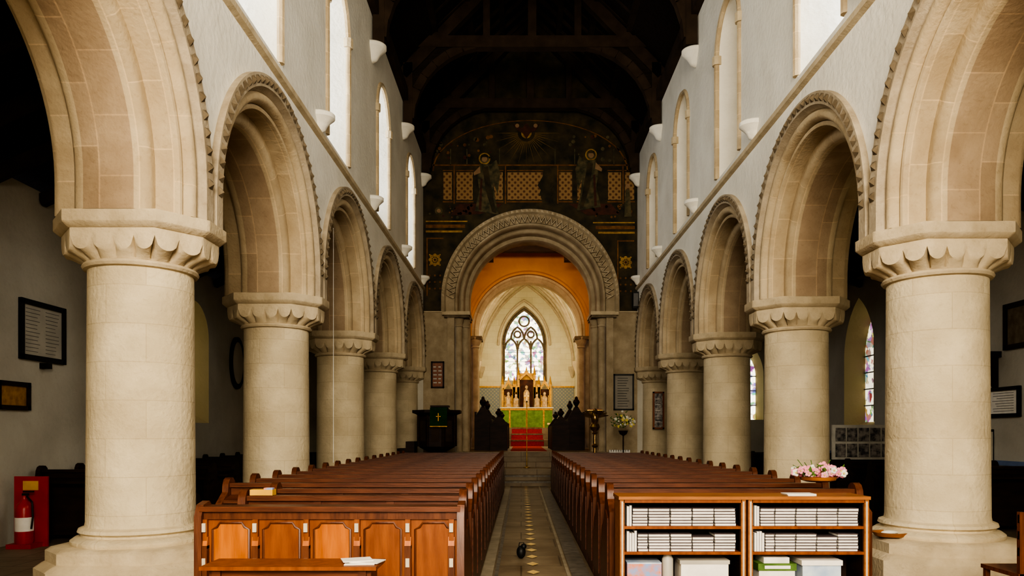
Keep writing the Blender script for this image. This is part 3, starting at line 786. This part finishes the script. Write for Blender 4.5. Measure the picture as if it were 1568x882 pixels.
prop('shoe_box',lambda b:(b.box(1.86,2.14,5.87,6.12,.303,.44,'paper'),b.box(1.85,2.15,5.86,6.13,.42,.475,'leaf'),b.box(1.9,2.1,5.855,5.86,.435,.46,'paper'),b.box(1.9,2.1,5.88,6.1,.475,.52,'petal_white')))
prop('blue_carton',lambda b:(b.box(2.2,2.5,5.87,6.12,.303,.48,'blue_card'),b.box(2.19,2.51,5.86,6.13,.46,.50,'paper')))
prop('paper_stack',lambda b:[b.box(2.1+random.uniform(-.01,.01),2.32,5.9,6.05,1.0+.004*k,1.0036+.004*k,'paper') for k in range(4)])

def flowers(name,c,R3,cols,n,extra=None):
    b=B()
    for k in range(n):
        t=random.uniform(0,2*pi); u=random.uniform(0,1)**.5; h=random.uniform(-.4,1)
        p=(c[0]+R3[0]*u*cos(t),c[1]+R3[1]*u*sin(t),c[2]+R3[2]*h*(1.1-u*.6))
        m=random.choice(cols)
        if m=='leaf':
            q=(p[0]+random.uniform(-.08,.08),p[1]+random.uniform(-.05,.05),p[2]+random.uniform(-.02,.08))
            b.cyl(p,q,.022,.002,'leaf',5)
        else:
            r=random.uniform(.02,.04)
            for a in range(5):
                b.ball((p[0]+r*.7*cos(a*1.257),p[1]-.01,p[2]+r*.7*sin(a*1.257)),(r*.55,r*.3,r*.55),m,6,4)
            b.ball((p[0],p[1]-.02,p[2]),r*.3,'petal_yellow',6,4)
    if extra: extra(b)
    return b.obj(name)
def basket(b):
    b.lathe([(.10,1.055),(.15,1.07),(.16,1.1)],'shelf_wood',(2.68,6.78),14)
    for k in range(8):
        a=random.uniform(-.9,.9); b.tube([(2.62,6.78,1.08),(2.62+.12*a,6.78,1.15),(2.58+.24*a,6.78,1.2+random.uniform(0,.06))],.004,'leaf',4)
flowers('flower_basket',(2.68,6.78,1.13),(.23,.12,.065),['petal_pink','petal_pink','petal_pink','petal_white','leaf','leaf'],90,basket)
def stand(b):
    x,y=2.95,21.7
    b.lathe([(.03,.435),(.02,.5),(.02,1.4),(.1,1.45),(.14,1.55)],'dark_wood',(x,y),8)
    for k in range(3): a=k*2.1; b.cyl((x,y,.6),(x+.25*cos(a),y+.25*sin(a),.435),.015,.015,'black',5)
flowers('flower_stand',(2.95,21.7,1.75),(.38,.22,.36),['petal_white','petal_yellow','leaf','leaf','leaf'],110,stand)
prop('offering_bowl',lambda b:(b.lathe([(.05,.435),(.14,.45),(.17,.49),(.15,.49),(.12,.46),(.04,.45)],'shelf_wood',(3.74,7.62),18),b.ball((3.72,7.58,.49),(.09,.05,.02),'petal_white')))

# ---------------------------------------------------------------- pulpit
e=empty('pulpit',(-2.43,21.75,.435)); b=B()
def octr(r,z,sx=1): return [(r*cos(pi/8+pi/4*k),r*sin(pi/8+pi/4*k),z) for k in range(8)]
b.grid([octr(.25,0),octr(.25,.15),octr(.16,.25),octr(.16,.45),octr(.5,.62),octr(.55,.66),octr(.55,1.52),octr(.62,1.58),octr(.74,1.62),octr(.74,1.70),octr(.60,1.70),octr(.60,1.66)],'dark_wood',True,True)
for k in range(8):
    a=pi/8+pi/4*k; b.cyl((.56*cos(a),.56*sin(a),.66),(.56*cos(a),.56*sin(a),1.55),.035,.035,'dark_wood',8)
    a2=a+pi/8; c,s=.515*cos(a2),.515*sin(a2)
    b.beam((c,s,.8),(c,s,1.4),.22,.03,'roof_beam',(cos(a2),sin(a2),0))
b.box(-.1,.35,-.35,.1,1.70,1.74,'dark_wood'); b.box(-.15,.38,-.45,-.1,1.78,1.83,'dark_wood')
b.obj('tub',parent=e)
b=B(); b.box(-.12,.36,-.76,-.74,1.22,1.74,'green_cloth'); b.box(-.12,.36,-.76,-.3,1.74,1.76,'green_cloth')
b.box(.105,.125,-.775,-.76,1.38,1.60,'gold'); b.box(.05,.18,-.775,-.76,1.5,1.52,'gold'); b.box(-.12,.36,-.77,-.76,1.22,1.24,'gold')
b.obj('fall_cloth',parent=e)
b=B()
for k in range(4): b.box(-.9-.25*(k+1)+.25,-.65-.25*k+.0,-.1,.5,0,.8-.2*k,'dark_wood')
b.obj('stair',parent=e)

# eagle lectern
e=empty('eagle_lectern',(2.12,21.6,.435)); b=B()
b.lathe([(.30,0),(.30,.06),(.22,.1),(.12,.16),(.07,.24),(.09,.3),(.05,.36),(.05,.62),(.10,.68),(.05,.74),(.045,1.0),(.09,1.05),(.05,1.09),(.12,1.14),(.15,1.22),(.12,1.30),(.04,1.34)],'brass',n=20)
for k in range(3): a=k*2.09+.5; b.ball((.27*cos(a),.27*sin(a),.03),(.09,.09,.06),'brass')
b.obj('stem',parent=e)
b=B()
b.ball((0,0,1.48),(.11,.13,.2),'brass',14,8); b.ball((0,-.1,1.68),(.06,.08,.07),'brass',12,6); b.cyl((0,-.16,1.68),(0,-.23,1.64),.025,.004,'brass',8)
for s in (-1,1):
    for k in range(6):
        a=radians(25+k*17)
        b.tube([(s*.06,0,1.5),(s*(.12+.16*cos(a)),.02,1.45+.22*sin(a)),(s*(.16+.26*cos(a)),.04,1.42+.3*sin(a))],[.04,.035,.01],'brass',6)
    b.cyl((s*.05,0,1.36),(s*.05,-.02,1.30),.03,.04,'brass',6)
b.cyl((0,.08,1.4),(0,.2,1.22),.07,.03,'brass',8)
b.beam((-.22,.12,1.70),(.22,.12,1.70),.3,.02,'brass'); b.beam((-.2,.12,1.73),(.2,.12,1.73),.26,.03,'honey_dark')
b.obj('eagle',parent=e)

# ---------------------------------------------------------------- wall objects
def framed(name,P,u0,u1,v0,v1,fm='black',im='paper',fw=.05,lines=6,textm='text_grey',thin=.007,cols=1):
    b=B()
    for a in ((u0,u1,v0,v0+fw),(u0,u1,v1-fw,v1),(u0,u0+fw,v0,v1),(u1-fw,u1,v0,v1)):
        b.prism([(a[0],a[2]),(a[1],a[2]),(a[1],a[3]),(a[0],a[3])],P,-.003,-.05,fm)
    b.prism([(u0,v0),(u1,v0),(u1,v1),(u0,v1)],P,-.003,-.02,im)
    iw=(u1-u0-2*fw)/cols
    for c in range(cols):
        for k in range(lines):
            v=v1-fw-(v1-v0-2*fw)*(k+1)/(lines+1); du=iw*.14; e_=random.uniform(0,.25)*iw
            ua=u0+fw+iw*c+du; ub=u0+fw+iw*(c+1)-du-e_
            b.prism([(ua,v-thin),(ub,v-thin),(ub,v+thin),(ua,v+thin)],P,-.02,-.024,textm)
    return b.obj(name)
PWL=lambda u,v,d:(AWL-d,u,v); PWR=lambda u,v,d:(AWR+d,u,v)
framed('framed_notice',PWL,10.15,11.15,2.5,3.33,'black','marble',.07,12,'text_grey',.004,2)
framed('framed_picture',PWL,9.7,10.35,1.8,2.18,'dark_wood','gold',.06,0)
prop('shelf_bracket',lambda b:b.box(AWL+.002,AWL+.12,10.6,10.7,2.4,2.48,'black'))
prop('oval_memorial',lambda b:(b.grid([[(AWL+.003+d,17.9+.42*k*cos(t),3.15+.62*k*sin(t)) for t in [2*pi*i/24 for i in range(24)]] for d,k in ((0,1),(.06,1),(.07,.85),(.03,.8))],'black',True,True),b.grid([[(AWL+.06,17.9+.32*cos(t),3.15+.5*sin(t)) for t in [2*pi*i/24 for i in range(24)]],[(AWL+.065,17.9+.3*cos(t),3.15+.48*sin(t)) for t in [2*pi*i/24 for i in range(24)]]],'marble',True,True)))
framed('framed_certificate',PWR,12.0,12.9,1.75,2.25,'black','paper',.06,8,'text_grey',.004)
framed('pinned_poster',PWR,12.7,13.1,.9,1.55,'marble','photo_print',.04,0)
framed('framed_painting',PWR,10.9,12.4,2.85,3.6,'dark_wood','stone_dark',.08,0)
prop('wall_bracket',lambda b:(b.box(AWR-.35,AWR-.003,12.5,12.8,2.75,2.85,'dark_wood'),b.prism([(AWR-.003,2.2),(AWR-.003,2.75),(AWR-.3,2.75),(AWR-.12,2.45)],lambda u,v,d:(u,d,v),12.58,12.72,'dark_wood')))
framed('memorial_tablet',PE,2.93,3.58,2.2,3.35,'black','slate_tablet',.05,12,'black',.008)
framed('hymn_board',PE,-2.86,-2.44,2.9,3.75,'dark_wood','honey_dark',.05,5,'marble',.02,2)
PEr=lambda u,v,d:(u,ZE-.72+d,v)
framed('wooden_notice_board',PEr,4.05,4.4,1.6,2.75,'honey_dark','photo_print',.05,5,'paper')
b=B()
b.box(6.3,7.55,15.2,15.25,.95,1.65,'white_cloth')
for i in range(5):
    for j in range(2):
        b.box(6.36+.235*i,6.56+.235*i,15.18,15.2,1.0+.32*j,1.27+.32*j,'photo_print')
for x in (6.35,7.5): b.box(x-.02,x+.02,15.25,15.29,0,1.65,'black'); b.box(x-.02,x+.02,15.1,15.4,0,.03,'black')
b.obj('photo_display_board')
b=B()
for i in range(9): b.box(2.75+.075*i,2.80+.075*i,23.45,23.6,.5,.95,'radiator_white')
b.box(2.75,3.40,23.5,23.55,.55,.6,'radiator_white'); b.box(2.75,3.4,23.5,23.55,.86,.9,'radiator_white')
for x in (2.77,3.37): b.box(x,x+.03,23.48,23.56,.435,.52,'radiator_white')
b.obj('radiator')
prop('loudspeaker',lambda b:(b.box(3.5,3.68,23.5,23.7,5.4,5.9,'black'),b.box(3.52,3.66,23.49,23.5,5.45,5.85,'text_grey')))
prop('hanging_lamp_cord',lambda b:b.cyl((-3.4,13.6,.95),(-3.4,13.6,5.2),.006,.006,'paper',6))
b=B()
b.ball((.0,8.85,.09),(.055,.07,.078),'black',12,8); b.ball((.03,8.82,.16),(.035,.035,.035),'black',10,6)
b.tube([(-.03,8.85,.13),(-.02,8.85,.2),(.03,8.85,.2),(.04,8.85,.13)],.006,'black',6)
b.obj('black_drawstring_bag')
e=empty('fire_extinguisher',(-6.45,9.75,0)); b=B()
b.lathe([(.10,.06),(.105,.08),(.105,.5),(.09,.56),(.04,.61),(.03,.64),(.03,.68)],'red_paint',n=20); b.lathe([(.107,.22),(.107,.40)],'paper',n=20,caps=False)
b.box(-.02,.05,-.02,.02,.68,.71,'black'); b.box(-.01,.12,-.015,.015,.72,.74,'black'); b.tube([(.03,0,.67),(.12,-.03,.6),(.13,-.03,.4),(.11,-.03,.25)],.012,'black',6)
b.obj('cylinder_body',parent=e)
b=B(); b.box(-.22,.22,.13,.16,0,.92,'red_paint'); b.box(-.1,.1,.122,.13,.74,.86,'yellow'); b.box(-.2,.2,.12,.13,0,.04,'red_paint'); b.box(-.16,.16,-.12,.14,0,.06,'red_paint'); b.obj('backboard',parent=e)
e=empty('foam_extinguisher',(-6.66,9.3,0)); b=B()
b.lathe([(.09,0),(.095,.5),(.08,.56),(.04,.61),(.03,.66)],'petal_white',n=18); b.lathe([(.098,.2),(.098,.4)],'yellow',n=18,caps=False); b.box(-.02,.09,-.015,.015,.66,.7,'black'); b.obj('body',parent=e)
e=empty('wooden_chair',(3.62,5.45,0)); b=B()
for x in (0,.42):
    b.box(x,x+.035,.0,.035,0,.92,'pew_end'); b.box(x,x+.035,.4,.435,0,.45,'pew_end')
for z in (.6,.72,.84): b.box(0,.455,.008,.028,z,z+.06,'pew_end')
b.box(-.01,.465,0,.45,.44,.47,'pew_end'); b.box(0,.455,.01,.03,.2,.23,'pew_end')
b.obj('frame',parent=e)

# ---------------------------------------------------------------- lights
def area(name,loc,rot,sx,sy,e,col):
    l=bpy.data.lights.new(name,'AREA'); l.shape='RECTANGLE'; l.size=sx; l.size_y=sy; l.energy=e; l.color=col
    o=bpy.data.objects.new(name,l); o.location=loc; o.rotation_euler=rot; S.collection.objects.link(o); return o
area('crossing_floodlight',(CX,25.1,7.9),(radians(60),0,0),2.5,.3,105,(1,.74,.45))
area('sanctuary_fill_light',(CX,31.2,8.2),(radians(45),0,0),2.0,.3,270,(1,.88,.62))  # added fill, hidden behind the inner arch to brighten the sanctuary
area('west_fill_light',(CX,-3.5,5.0),(radians(84),0,0),5,2,900,(1,.87,.68))  # added fill behind the camera, boosts the west window daylight

W=bpy.data.worlds.new('World'); S.world=W; W.use_nodes=True
W.node_tree.nodes['Background'].inputs[0].default_value=(.75,.82,1,1); W.node_tree.nodes['Background'].inputs[1].default_value=.4

cam=bpy.data.cameras.new('Camera'); co=bpy.data.objects.new('Camera',cam); S.collection.objects.link(co); S.camera=co
co.location=(0,0,1.5); co.rotation_euler=(radians(90),0,0)
cam.sensor_width=36; cam.lens=36*1150/1568; cam.shift_x=-(798-784)/1568; cam.shift_y=(662-441)/1568
cam.clip_start=.05; cam.clip_end=200
S.view_settings.view_transform='AgX'
S.view_settings.look='AgX - High Contrast'
